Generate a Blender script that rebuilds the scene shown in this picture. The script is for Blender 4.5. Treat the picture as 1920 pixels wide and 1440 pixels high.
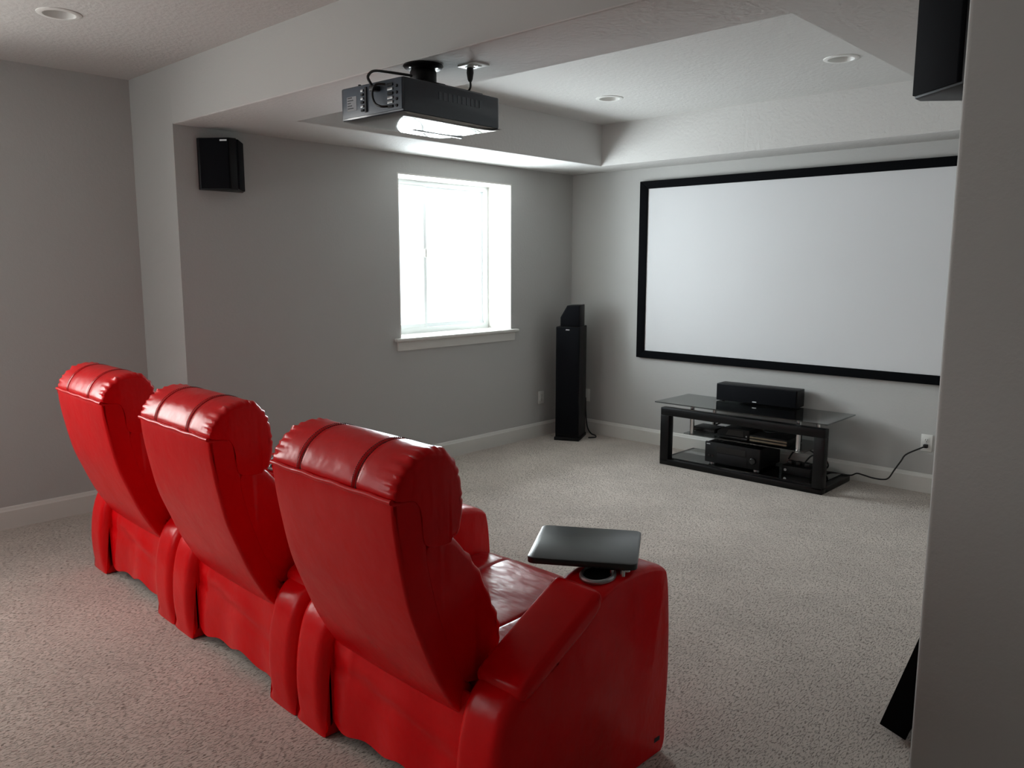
import bpy, bmesh, math, random
from mathutils import Vector, Matrix

random.seed(7)
S = bpy.context.scene
for o in list(bpy.data.objects):
    bpy.data.objects.remove(o, do_unlink=True)
COL = S.collection
PI = math.pi

# ------------------------------------------------------------------ camera
YAW, PITCH, ROLL, FPX = 0.753014, 0.147015, 0.001037, 1510.86
fw = Vector((-math.sin(YAW) * math.cos(PITCH), math.cos(YAW) * math.cos(PITCH), -math.sin(PITCH)))
r0 = Vector((math.cos(YAW), math.sin(YAW), 0))
u0 = r0.cross(fw)
rt = r0 * math.cos(ROLL) + u0 * math.sin(ROLL)
up = -r0 * math.sin(ROLL) + u0 * math.cos(ROLL)
cam_d = bpy.data.cameras.new('camera')
cam = bpy.data.objects.new('camera', cam_d)
COL.objects.link(cam)
cam_d.sensor_fit = 'HORIZONTAL'
cam_d.sensor_width = 36.0
cam_d.lens = 36.0 * FPX / 1920.0
cam_d.clip_start = 0.02
m = Matrix((rt, up, -fw)).transposed().to_4x4()
m.translation = Vector((4.906, -6.068, 1.6))
cam.matrix_world = m
S.camera = cam

# ------------------------------------------------------------------ sky, daylight, exposure
W = bpy.data.worlds.new('overcast_sky')
S.world = W
W.use_nodes = True
W.node_tree.nodes['Background'].inputs[0].default_value = (0.86, 0.93, 1.0, 1)
W.node_tree.nodes['Background'].inputs[1].default_value = 3.0


def daylight(name, loc, sy, sz, power, col, face='x', tilt=0.0):
    d = bpy.data.lights.new(name, 'AREA')
    d.shape = 'RECTANGLE'
    d.size, d.size_y = sy, sz
    d.energy = power
    d.color = col
    o = bpy.data.objects.new(name, d)
    COL.objects.link(o)
    o.location = loc
    # local -Z aims into the room
    o.matrix_world = Matrix(((-1, 0, 0, loc[0]), (0, 0, -1, loc[1]), (0, -1, 0, loc[2]), (0, 0, 0, 1))) if face == 'y' else Matrix(((0, 0, -1, loc[0]), (1, 0, 0, loc[1]), (0, -1, 0, loc[2]), (0, 0, 0, 1)))
    o.matrix_world = o.matrix_world @ Matrix.Rotation(tilt, 4, 'X')
    return o


daylight('daylight_media_window', (-1.0, -1.47, 2.0), 2.4, 2.2, 440.0, (0.90, 0.96, 1.0), 'x', math.radians(-32))
daylight('daylight_rear_window', (-1.2, -5.9, 1.85), 2.0, 1.9, 155.0, (1.0, 0.93, 0.88), 'x', math.radians(-12))
daylight('fill_back_window', (0.75, -7.45, 1.75), 1.8, 1.7, 28.0, (1.0, 0.93, 0.88), 'y')  # added unseen source, lifts the chair backs, beam and pier
S.view_settings.view_transform = 'Standard'
S.view_settings.look = 'None'
S.view_settings.gamma = 1.0
S.view_settings.use_curve_mapping = False
S.view_settings.exposure = 0.0


# ------------------------------------------------------------------ materials
def srgb(r, g, b):
    def f(c):
        c /= 255.0
        return c / 12.92 if c <= 0.04045 else ((c + 0.055) / 1.055) ** 2.4
    return (f(r), f(g), f(b), 1)


def mat(name, col, rough=0.5, metal=0.0, spec=0.5, ior=1.5, bump=None, vary=0.0, vscale=3.0, coat=0.0, coat_rough=0.1, transl=0.0):
    """Principled material; bump = list of (noise scale, strength, distance, stretch xyz, rotation z)."""
    M = bpy.data.materials.new(name)
    M.use_nodes = True
    nt = M.node_tree
    N = nt.nodes
    B = N['Principled BSDF']
    B.inputs['Base Color'].default_value = col
    B.inputs['Roughness'].default_value = rough
    B.inputs['Metallic'].default_value = metal
    B.inputs['Specular IOR Level'].default_value = spec
    B.inputs['Coat Weight'].default_value = coat
    B.inputs['IOR'].default_value = ior
    B.inputs['Coat Roughness'].default_value = coat_rough
    tc = N.new('ShaderNodeTexCoord')
    if vary:
        n = N.new('ShaderNodeTexNoise')
        n.inputs['Scale'].default_value = vscale
        n.inputs['Detail'].default_value = 4
        nt.links.new(tc.outputs['Object'], n.inputs['Vector'])
        mr = N.new('ShaderNodeMapRange')
        mr.inputs[1].default_value = 0.3
        mr.inputs[2].default_value = 0.7
        mr.inputs[3].default_value = 1 - vary
        mr.inputs[4].default_value = 1 + vary
        nt.links.new(n.outputs['Fac'], mr.inputs[0])
        mx = N.new('ShaderNodeMix')
        mx.data_type = 'RGBA'
        mx.blend_type = 'MULTIPLY'
        mx.inputs[0].default_value = 1
        mx.inputs[6].default_value = col
        nt.links.new(mr.outputs[0], mx.inputs[7])
        nt.links.new(mx.outputs[2], B.inputs['Base Color'])
    last = None
    for (sc, st, dist, stretch, rz) in (bump or []):
        mp = N.new('ShaderNodeMapping')
        mp.inputs['Scale'].default_value = stretch
        mp.inputs['Rotation'].default_value = (0, 0, rz)
        nt.links.new(tc.outputs['Object'], mp.inputs['Vector'])
        n = N.new('ShaderNodeTexNoise')
        n.inputs['Scale'].default_value = sc
        n.inputs['Detail'].default_value = 3
        nt.links.new(mp.outputs[0], n.inputs['Vector'])
        b = N.new('ShaderNodeBump')
        b.inputs['Strength'].default_value = st
        b.inputs['Distance'].default_value = dist
        nt.links.new(n.outputs['Fac'], b.inputs['Height'])
        if last:
            nt.links.new(last.outputs[0], b.inputs['Normal'])
        last = b
    if last:
        nt.links.new(last.outputs[0], B.inputs['Normal'])
    if transl:
        t = N.new('ShaderNodeBsdfTranslucent')
        t.inputs[0].default_value = col
        ms = N.new('ShaderNodeMixShader')
        ms.inputs[0].default_value = transl
        out = N['Material Output']
        nt.links.new(B.outputs[0], ms.inputs[1])
        nt.links.new(t.outputs[0], ms.inputs[2])
        nt.links.new(ms.outputs[0], out.inputs[0])
    return M


def glass_mat(name, tint, refl=0.08, rough=0.0):
    """Clear or tinted sheet glass: see-through plus a Fresnel mirror."""
    M = bpy.data.materials.new(name)
    M.use_nodes = True
    nt = M.node_tree
    N = nt.nodes
    N.remove(N['Principled BSDF'])
    t = N.new('ShaderNodeBsdfTransparent')
    t.inputs[0].default_value = tint
    g = N.new('ShaderNodeBsdfGlossy')
    g.inputs['Roughness'].default_value = rough
    lw = N.new('ShaderNodeLayerWeight')
    lw.inputs[0].default_value = 0.5
    p = N.new('ShaderNodeMath')
    p.operation = 'POWER'
    p.inputs[1].default_value = 4.0
    nt.links.new(lw.outputs['Facing'], p.inputs[0])
    a = N.new('ShaderNodeMath')
    a.operation = 'MULTIPLY_ADD'
    a.inputs[1].default_value = 0.9
    a.inputs[2].default_value = refl
    nt.links.new(p.outputs[0], a.inputs[0])
    ms = N.new('ShaderNodeMixShader')
    nt.links.new(a.outputs[0], ms.inputs[0])
    nt.links.new(t.outputs[0], ms.inputs[1])
    nt.links.new(g.outputs[0], ms.inputs[2])
    nt.links.new(ms.outputs[0], N['Material Output'].inputs[0])
    return M


def carpet_mat():
    M = bpy.data.materials.new('carpet')
    M.use_nodes = True
    nt = M.node_tree
    N = nt.nodes
    B = N['Principled BSDF']
    B.inputs['Roughness'].default_value = 0.95
    B.inputs['Specular IOR Level'].default_value = 0.1
    B.inputs['Sheen Weight'].default_value = 0.1
    B.inputs['Sheen Roughness'].default_value = 0.5
    tc = N.new('ShaderNodeTexCoord')
    mp = N.new('ShaderNodeMapping')
    mp.inputs['Rotation'].default_value = (0, 0, 0.08)
    mp.inputs['Scale'].default_value = (1.25, 0.36, 1.0)
    nt.links.new(tc.outputs['Object'], mp.inputs['Vector'])
    # tufts
    v = N.new('ShaderNodeTexNoise')
    v.inputs['Scale'].default_value = 165
    v.inputs['Detail'].default_value = 2.5
    v.inputs['Roughness'].default_value = 0.6
    v.inputs['Distortion'].default_value = 0.6
    nt.links.new(mp.outputs[0], v.inputs['Vector'])
    cr = N.new('ShaderNodeValToRGB')
    e = cr.color_ramp.elements
    e[0].position = 0.30
    e[0].color = (0.15, 0.15, 0.15, 1)
    e[1].position = 0.46
    e[1].color = (1, 1, 1, 1)
    nt.links.new(v.outputs['Fac'], cr.inputs[0])
    # broad vacuum / tread patches
    n2 = N.new('ShaderNodeTexNoise')
    n2.inputs['Scale'].default_value = 2.2
    n2.inputs['Detail'].default_value = 5
    n2.inputs['Roughness'].default_value = 0.65
    nt.links.new(tc.outputs['Object'], n2.inputs['Vector'])
    mr = N.new('ShaderNodeMapRange')
    mr.inputs[1].default_value = 0.3
    mr.inputs[2].default_value = 0.7
    mr.inputs[3].default_value = 0.88
    mr.inputs[4].default_value = 1.1
    nt.links.new(n2.outputs['Fac'], mr.inputs[0])
    # yarn fleck; dark tone also paints shade into the pits between tufts
    mx = N.new('ShaderNodeMix')
    mx.data_type = 'RGBA'
    mx.inputs[6].default_value = srgb(140, 127, 117)
    mx.inputs[7].default_value = srgb(202, 190, 180)
    nt.links.new(cr.outputs[0], mx.inputs[0])
    m2 = N.new('ShaderNodeMix')
    m2.data_type = 'RGBA'
    m2.blend_type = 'MULTIPLY'
    m2.inputs[0].default_value = 1
    nt.links.new(mx.outputs[2], m2.inputs[6])
    nt.links.new(mr.outputs[0], m2.inputs[7])
    nt.links.new(m2.outputs[2], B.inputs['Base Color'])
    b = N.new('ShaderNodeBump')
    b.inputs['Strength'].default_value = 0.9
    b.inputs['Distance'].default_value = 0.009
    nt.links.new(cr.outputs[0], b.inputs['Height'])
    b2 = N.new('ShaderNodeBump')
    b2.inputs['Strength'].default_value = 0.25
    b2.inputs['Distance'].default_value = 0.03
    nt.links.new(n2.outputs['Fac'], b2.inputs['Height'])
    nt.links.new(b2.outputs[0], b.inputs['Normal'])
    nt.links.new(b.outputs[0], B.inputs['Normal'])
    return M


ONE = (1, 1, 1)
PEEL = [(55, 0.25, 0.004, ONE, 0), (170, 0.2, 0.002, ONE, 0)]
M = {
    'wall': mat('wall_paint', srgb(184, 183, 180), 0.75, spec=0.25, bump=PEEL),
    'ceil': mat('ceiling_paint', srgb(203, 201, 198), 0.8, spec=0.2, bump=[(42, 0.5, 0.007, ONE, 0), (150, 0.25, 0.003, ONE, 0)]),
    'trim': mat('white_trim', srgb(214, 212, 206), 0.4),
    'vinyl': mat('white_vinyl', srgb(236, 240, 240), 0.35, transl=0.03),
    'carpet': carpet_mat(),
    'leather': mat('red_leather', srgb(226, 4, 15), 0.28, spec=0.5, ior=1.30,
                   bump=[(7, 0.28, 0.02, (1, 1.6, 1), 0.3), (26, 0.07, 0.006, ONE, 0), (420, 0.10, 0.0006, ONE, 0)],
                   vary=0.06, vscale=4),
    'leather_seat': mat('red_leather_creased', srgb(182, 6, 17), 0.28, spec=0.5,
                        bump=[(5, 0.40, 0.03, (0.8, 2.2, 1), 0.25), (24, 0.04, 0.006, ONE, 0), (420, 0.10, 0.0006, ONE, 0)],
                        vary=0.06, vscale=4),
    'thread': mat('dark_red_thread', srgb(58, 6, 8), 0.7),
    'black_cloth': mat('black_grille_cloth', srgb(14, 15, 19), 0.85, spec=0.12, bump=[(500, 0.3, 0.001, ONE, 0)]),
    'black_vinyl': mat('black_ash_vinyl', srgb(14, 14, 17), 0.45, spec=0.25, bump=[(60, 0.1, 0.001, (1, 1, 0.08), 0)]),
    'black_gloss': mat('black_gloss_plastic', srgb(17, 18, 19), 0.14, spec=0.5, vary=0.1, vscale=30),
    'black_mat': mat('black_matt_plastic', srgb(13, 13, 14), 0.5, spec=0.25, vary=0.1, vscale=40),
    'velvet': mat('black_velvet', srgb(9, 10, 13), 0.95, spec=0.1, bump=[(300, 0.2, 0.001, ONE, 0)]),
    'screen': mat('matt_white_screen', srgb(214, 214, 215), 0.9, spec=0.1, vary=0.01, vscale=2),
    'frame_black': mat('black_powder_coat', srgb(8, 8, 9), 0.38, spec=0.25, vary=0.1, vscale=25),
    'chrome': mat('brushed_chrome', (0.72, 0.72, 0.72, 1), 0.22, metal=1.0, vary=0.05, vscale=20),
    'smoke_glass': glass_mat('smoked_glass', (0.45, 0.48, 0.48, 1), 0.12, 0.01),
    'pane': glass_mat('window_pane', (0.96, 0.98, 0.98, 1), 0.05),
    'proj': mat('projector_charcoal', srgb(52, 60, 70), 0.32, spec=0.5, vary=0.06, vscale=30, coat=0.3, coat_rough=0.08),
    'proj_gloss': mat('projector_gloss_lid', srgb(34, 38, 44), 0.07, spec=1.0, vary=0.06, vscale=20, coat=1.0, coat_rough=0.03,
                      bump=[(6, 0.06, 0.01, ONE, 0)]),
    'proj_port': mat('projector_port_panel', srgb(70, 80, 92), 0.4, vary=0.05, vscale=30),
    'steel': mat('dull_steel', srgb(170, 172, 174), 0.35, metal=0.8, vary=0.05, vscale=30),
    'badge': mat('silver_badge', srgb(215, 218, 220), 0.3, metal=0.4, vary=0.03, vscale=50),
    'label': mat('grey_sticker', srgb(150, 152, 156), 0.6, vary=0.04, vscale=40),
    'ink': mat('dark_print', srgb(38, 40, 44), 0.7, vary=0.05, vscale=40),
    'plate': mat('white_plastic_plate', srgb(222, 221, 216), 0.4, vary=0.02, vscale=30),
    'slot': mat('socket_slot', srgb(40, 38, 36), 0.6, vary=0.05, vscale=40),
    'cord': mat('black_rubber_cord', srgb(16, 16, 16), 0.5, vary=0.1, vscale=40),
    'can_white': mat('white_can_baffle', srgb(225, 224, 220), 0.4, vary=0.02, vscale=20),
    'bulb': mat('frosted_bulb', srgb(196, 194, 190), 0.5, vary=0.03, vscale=20),
    'tray': mat('black_tray_laminate', srgb(30, 33, 31), 0.30, spec=0.5, vary=0.08, vscale=15),
    'display': mat('dark_display_window', srgb(12, 12, 13), 0.08, vary=0.1, vscale=30),
    'bronze': mat('bronze_strip', srgb(116, 104, 84), 0.4, metal=0.3, vary=0.08, vscale=30),
    'panel_cloth': mat('black_panel_cloth', srgb(10, 10, 11), 0.9, spec=0.1, bump=[(400, 0.3, 0.001, ONE, 0)]),
    'ground': mat('pale_gravel', srgb(225, 226, 226), 0.9, vary=0.1, vscale=20),
}


# ------------------------------------------------------------------ helpers
def tag(o, label=None, cat=None, group=None, kind=None):
    if label:
        o['label'] = label
    if cat:
        o['category'] = cat
    if group:
        o['group'] = group
    if kind:
        o['kind'] = kind
    return o


def empty(name, loc=(0, 0, 0), rz=0.0):
    o = bpy.data.objects.new(name, None)
    o.empty_display_size = 0.1
    COL.objects.link(o)
    o.location = loc
    o.rotation_euler = (0, 0, rz)
    return o


def link(name, me, material, parent=None, loc=None, rot=None):
    o = bpy.data.objects.new(name, me)
    COL.objects.link(o)
    if material is not None and not me.materials:
        me.materials.append(M[material])
    if parent:
        o.parent = parent
    if loc:
        o.location = loc
    if rot:
        o.rotation_euler = rot
    return o


def smooth(me, angle=None):
    for p in me.polygons:
        p.use_smooth = True
    if angle is not None:
        me.set_sharp_from_angle(angle=math.radians(angle))


def from_bm(bm, name, material, parent=None, sm=None, loc=None, rot=None):
    bmesh.ops.recalc_face_normals(bm, faces=bm.faces)
    me = bpy.data.meshes.new(name)
    bm.to_mesh(me)
    bm.free()
    if sm is not None:
        smooth(me, sm)
    return link(name, me, material, parent, loc, rot)


def add_box(bm, x0, x1, y0, y1, z0, z1, bev=0.0, seg=2):
    r = bmesh.ops.create_cube(bm, size=1.0)
    vs = r['verts']
    for v in vs:
        v.co = Vector(((x0 + x1) / 2 + v.co.x * (x1 - x0), (y0 + y1) / 2 + v.co.y * (y1 - y0), (z0 + z1) / 2 + v.co.z * (z1 - z0)))
    if bev:
        es = list({e for v in vs for e in v.link_edges})
        bmesh.ops.bevel(bm, geom=es, offset=bev, segments=seg, affect='EDGES', profile=0.5)
    return vs


def box(name, dims, material, parent=None, bev=0.0, seg=2, loc=None, rot=None):
    bm = bmesh.new()
    add_box(bm, *dims, bev=bev, seg=seg)
    return from_bm(bm, name, material, parent, 35 if bev else None, loc, rot)


def prism(name, poly, z0, z1, material, parent=None, bev=0.0, axis='z', loc=None, rot=None):
    """Extrude a 2-D polygon. axis z: (x,y)->z; axis y: (x,z)->y; axis x: (y,z)->x."""
    bm = bmesh.new()

    def P(a, b, c):
        return {'z': (a, b, c), 'y': (a, c, b), 'x': (c, a, b)}[axis]
    lo = [bm.verts.new(P(a, b, z0)) for a, b in poly]
    hi = [bm.verts.new(P(a, b, z1)) for a, b in poly]
    n = len(poly)
    bm.faces.new(lo)
    bm.faces.new(hi[::-1])
    for i in range(n):
        bm.faces.new((lo[i], hi[i], hi[(i + 1) % n], lo[(i + 1) % n]))
    if bev:
        bmesh.ops.recalc_face_normals(bm, faces=bm.faces)
        bmesh.ops.bevel(bm, geom=list(bm.edges), offset=bev, segments=2, affect='EDGES', profile=0.5)
    return from_bm(bm, name, material, parent, 35 if bev else None, loc, rot)


def catmull(pts, n=8, closed=False):
    P = [Vector(p) for p in pts]
    out = []
    m_ = len(P)
    for i in range(m_ if closed else m_ - 1):
        a = P[(i - 1) % m_] if (closed or i > 0) else P[0]
        b, c = P[i], P[(i + 1) % m_]
        d = P[(i + 2) % m_] if (closed or i + 2 < m_) else P[-1]
        for k in range(n):
            t = k / n
            out.append(0.5 * ((2 * b) + (c - a) * t + (2 * a - 5 * b + 4 * c - d) * t * t + (3 * b - a - 3 * c + d) * t ** 3))
    if not closed:
        out.append(P[-1])
    return out


def add_tube(bm, pts, r, seg=8):
    pts = [Vector(p) for p in pts]
    rings = []
    prev = None
    for i, p in enumerate(pts):
        t = (pts[min(i + 1, len(pts) - 1)] - pts[max(i - 1, 0)]).normalized()
        if prev is None:
            a = Vector((0, 0, 1)) if abs(t.z) < 0.9 else Vector((1, 0, 0))
            nrm = t.cross(a).normalized()
        else:
            nrm = (prev - t * prev.dot(t)).normalized()
        prev = nrm
        b = t.cross(nrm)
        rr = r[i] if isinstance(r, (list, tuple)) else r
        rings.append([bm.verts.new(p + (nrm * math.cos(2 * PI * k / seg) + b * math.sin(2 * PI * k / seg)) * rr) for k in range(seg)])
    for A, B in zip(rings, rings[1:]):
        for k in range(seg):
            bm.faces.new((A[k], A[(k + 1) % seg], B[(k + 1) % seg], B[k]))
    bm.faces.new(rings[0][::-1])
    bm.faces.new(rings[-1])


def tube(name, pts, r, material, parent=None, seg=8, loc=None):
    bm = bmesh.new()
    add_tube(bm, pts, r, seg)
    return from_bm(bm, name, material, parent, 50, loc)


def lathe(name, prof, material, parent=None, seg=40, loc=None, rot=None, ang=40):
    """Revolve (r, z) points round Z."""
    bm = bmesh.new()
    rings = []
    for r, z in prof:
        if r < 1e-6:
            rings.append([bm.verts.new((0, 0, z))])
        else:
            rings.append([bm.verts.new((r * math.cos(2 * PI * k / seg), r * math.sin(2 * PI * k / seg), z)) for k in range(seg)])
    for A, B in zip(rings, rings[1:]):
        for k in range(seg):
            k2 = (k + 1) % seg
            if len(A) == 1 and len(B) > 1:
                bm.faces.new((A[0], B[k], B[k2]))
            elif len(B) == 1 and len(A) > 1:
                bm.faces.new((A[k], A[k2], B[0]))
            elif len(A) > 1:
                bm.faces.new((A[k], A[k2], B[k2], B[k]))
    return from_bm(bm, name, material, parent, ang, loc, rot)


def offset_poly(P, d):
    """Move each vertex of a closed 2-D loop inward by d[i]."""
    n = len(P)
    area = sum(P[i].x * P[(i + 1) % n].y - P[(i + 1) % n].x * P[i].y for i in range(n))
    s = 1 if area > 0 else -1
    out = []
    for i in range(n):
        t = (P[(i + 1) % n] - P[i - 1])
        t.normalize()
        out.append(P[i] + Vector((-t.y, t.x)) * s * d[i])
    return out


def cushion(name, poly, x0, x1, r, material, parent, rfun=None, grooves=(), ripple=0.0, rip_range=None, cols=None, crown=0.0, n=4, shapef=None):
    """Upholstered solid: a closed (y,z) profile swept across x with rounded, optionally puckered edges and stitched grooves."""
    if len(poly) and not isinstance(poly[0], Vector):
        poly = [Vector(p) for p in poly]
    P = catmull(poly, n, closed=True) if n > 1 else poly
    N = len(P)
    L = x1 - x0
    xs = []
    for k in range(7):
        a = k / 6 * PI / 2
        xs.append((x0 + r * (1 - math.cos(a)) * 1.0, 1 - math.sin(a)))
    right = [(x1 - (x - x0), t) for x, t in xs][::-1]
    mid = []
    K = cols or 10
    for k in range(1, K):
        x = xs[-1][0] + (right[0][0] - xs[-1][0]) * k / K
        if all(abs(x - g) > 0.02 for g in grooves):
            mid.append((x, 0.0))
    gl = []
    for g in grooves:
        gl += [(g - 0.016, 0.0), (g - 0.006, 'a'), (g, 'g'), (g + 0.006, 'a'), (g + 0.016, 0.0)]
    cols_ = xs + sorted(mid + gl, key=lambda q: q[0]) + right
    bm = bmesh.new()
    rings = []
    rnd = random.Random(len(name) * 13 + N)
    ph = [rnd.uniform(-1, 1) for _ in range(N)]
    for x, t in cols_:
        d = []
        u = (x - (x0 + x1) / 2) / (L / 2)
        for i in range(N):
            ri = r * (rfun(P[i]) if rfun else 1.0)
            if t == 'g':
                v = 0.006
            elif t == 'a':
                v = 0.0015
            else:
                v = ri * t
            v -= crown * (1 - u * u) * (rfun(P[i]) if rfun else 1.0)
            if ripple and rip_range and rip_range(P[i]):
                edge = max(0.0, 1 - abs(abs(x - (x0 + x1) / 2) - (L / 2 - r * 0.6)) / (r * 1.6))
                v += ripple * edge * (0.55 * math.sin(i * 1.9) + 0.6 * ph[i])
            d.append(v)
        Q = offset_poly(P, d)
        if shapef:
            Q = [shapef(q, u) for q in Q]
        rings.append([bm.verts.new((x, q.x, q.y)) for q in Q])
    for A, B in zip(rings, rings[1:]):
        for k in range(N):
            bm.faces.new((A[k], A[(k + 1) % N], B[(k + 1) % N], B[k]))
    f0 = bm.faces.new(rings[0][::-1])
    f1 = bm.faces.new(rings[-1])
    bmesh.ops.triangulate(bm, faces=[f0, f1])
    return from_bm(bm, name, material, parent, 50)


def copy_tree(o, parent=None):
    c = o.copy()
    COL.objects.link(c)
    c.parent = parent
    for ch in list(o.children):
        copy_tree(ch, c)
    return c


def struct(o, label, cat):
    return tag(o, label, cat, kind='structure')


# ------------------------------------------------------------------ the room shell
HS, HC = 2.43, 2.77          # soffit, ceiling
XR = 4.30                    # right wall
YB = -3.81                   # plane of pier, beam and near wall
RX = -0.59                   # rear left wall
WY0, WY1, WZ0, WZ1 = -2.105, -0.84, 1.03, 2.29     # media window opening
RY0, RY1, RZ0, RZ1 = -6.55, -5.25, 1.03, 2.29
BY, BX0, BX1 = -7.0, 0.10, 1.40       # opening of the added back window

struct(box('floor', (-0.9, 8.7, -7.24, 0.25, -0.2, 0.0), 'carpet'), 'grey beige textured carpet covering the whole floor', 'floor')
struct(box('ceiling', (-0.9, 8.7, -7.24, 0.25, HC, HC + 0.2), 'ceil'), 'flat pale ceiling above the tray and the rear area', 'ceiling')


def wall_with_hole(name, xa, xb, ya, yb, hy0, hy1, hz0, hz1, zt, extra=None):
    bm = bmesh.new()
    add_box(bm, xa, xb, ya, hy0, 0, zt)
    add_box(bm, xa, xb, hy1, yb, 0, zt)
    add_box(bm, xa, xb, hy0, hy1, 0, hz0)
    add_box(bm, xa, xb, hy0, hy1, hz1, zt)
    for e in (extra or []):
        add_box(bm, *e)
    return from_bm(bm, name, 'wall')


o = wall_with_hole('wall_left', -0.36, 0.0, YB + 0.2, 0.25, WY0, WY1, WZ0, WZ1, HC)
struct(o, 'grey painted wall holding the bright window', 'wall')
struct(box('wall_pier', (-0.75, 0.0, YB, YB + 0.2, 0, HC), 'wall'), 'narrow grey wall return left of the media area', 'wall')
struct(wall_with_hole('wall_rear_left', -0.83, RX, BY, YB, RY0, RY1, RZ0, RZ1, HC), 'grey wall behind the leftmost recliner', 'wall')
struct(box('wall_front', (-0.36, XR + 0.15, 0, 0.25, 0, HC), 'wall'), 'grey wall carrying the projection screen', 'wall')
struct(box('wall_right', (XR, XR + 0.15, YB + 0.15, 0, 0, HC), 'wall'), 'right wall of the media area, hidden by the near wall', 'wall')
struct(box('wall_near_right', (XR, 8.7, YB, YB + 0.15, 0, HC), 'wall', bev=0.014, seg=3), 'shaded near wall end at the right edge of the view', 'wall')
struct(box('wall_rear_right', (8.5, 8.7, BY, YB, 0, HC), 'wall'), 'side wall of the rear area', 'wall')
bm = bmesh.new()
add_box(bm, -0.83, BX0, BY - 0.24, BY, 0, HC)
add_box(bm, BX1, 8.7, BY - 0.24, BY, 0, HC)
add_box(bm, BX0, BX1, BY - 0.24, BY, 0, RZ0)
add_box(bm, BX0, BX1, BY - 0.24, BY, RZ1, HC)
struct(from_bm(bm, 'wall_rear', 'wall'), 'back wall of the rear area', 'wall')

# soffit ring round the tray (one continuous drywall surface with the beam face)
TX0, TX1, TY0, TY1 = 0.622, 3.637, -3.35, -0.383
bm = bmesh.new()
outer = [(0, YB), (XR, YB), (XR, 0), (0, 0)]
inner = [(TX0, TY0), (TX1, TY0), (TX1, TY1), (TX0, TY1)]
ob = [bm.verts.new((a, b, HS)) for a, b in outer]
ib = [bm.verts.new((a, b, HS)) for a, b in inner]
ot = [bm.verts.new((a, b, HC + 0.02)) for a, b in outer]
it = [bm.verts.new((a, b, HC + 0.02)) for a, b in inner]
for i in range(4):
    j = (i + 1) % 4
    bm.faces.new((ob[i], ob[j], ib[j], ib[i]))
    bm.faces.new((ib[i], ib[j], it[j], it[i]))
    bm.faces.new((ob[i], ot[i], ot[j], ob[j]))
bmesh.ops.recalc_face_normals(bm, faces=bm.faces)
es = [e for e in bm.edges if len(e.link_faces) == 2 and abs(e.calc_face_angle(0)) > 0.5 and all(abs(v.co.z - HS) < 1e-4 for v in e.verts)]
bmesh.ops.bevel(bm, geom=es, offset=0.010, segments=3, affect='EDGES', profile=0.5)
me = bpy.data.meshes.new('ceiling_soffit')
bm.to_mesh(me)
bm.free()
smooth(me, 40)
me.materials.append(M['ceil'])
me.materials.append(M['wall'])
for p in me.polygons:
    if p.normal.y < -0.9 and p.center.y < YB + 0.01:
        p.material_index = 1
struct(link('ceiling_soffit', me, None), 'dropped textured soffit and beam framing the tray ceiling', 'ceiling')


def baseboard(name, pts, label, z=0.136, t=0.016):
    """Moulded skirting along a polyline of (x,y); the room lies to the left of the direction."""
    prof = [(0, 0), (t, 0), (t, z - 0.026), (t - 0.004, z - 0.018), (t - 0.008, z - 0.006), (0.004, z), (0, z)]
    bm = bmesh.new()
    rows = []
    n = len(pts)
    V = [Vector(p) for p in pts]
    for i in range(n):
        ns = []
        if i > 0:
            d = (V[i] - V[i - 1]).normalized()
            ns.append(Vector((-d.y, d.x)))
        if i < n - 1:
            d = (V[i + 1] - V[i]).normalized()
            ns.append(Vector((-d.y, d.x)))
        nn = ns[0] if len(ns) == 1 else (ns[0] + ns[1]) / (1 + ns[0].dot(ns[1]))
        rows.append([bm.verts.new((V[i].x + nn.x * a, V[i].y + nn.y * a, b)) for a, b in prof])
    K = len(prof)
    for A, B in zip(rows, rows[1:]):
        for k in range(K):
            bm.faces.new((A[k], A[(k + 1) % K], B[(k + 1) % K], B[k]))
    bm.faces.new(rows[0])
    bm.faces.new(rows[-1][::-1])
    return struct(from_bm(bm, name, 'trim'), label, 'baseboard')


baseboard('baseboard_left', [(0, 0), (0, YB), (RX, YB)], 'white baseboard under the window wall and wall return')
baseboard('baseboard_rear_left', [(RX, YB - 0.016), (RX, BY)], 'white baseboard on the wall behind the leftmost recliner')
baseboard('baseboard_front', [(XR, 0), (0.016, 0)], 'white baseboard under the projection screen')
baseboard('baseboard_right', [(XR, YB), (XR, -0.016)], 'white baseboard on the hidden right wall')


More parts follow.
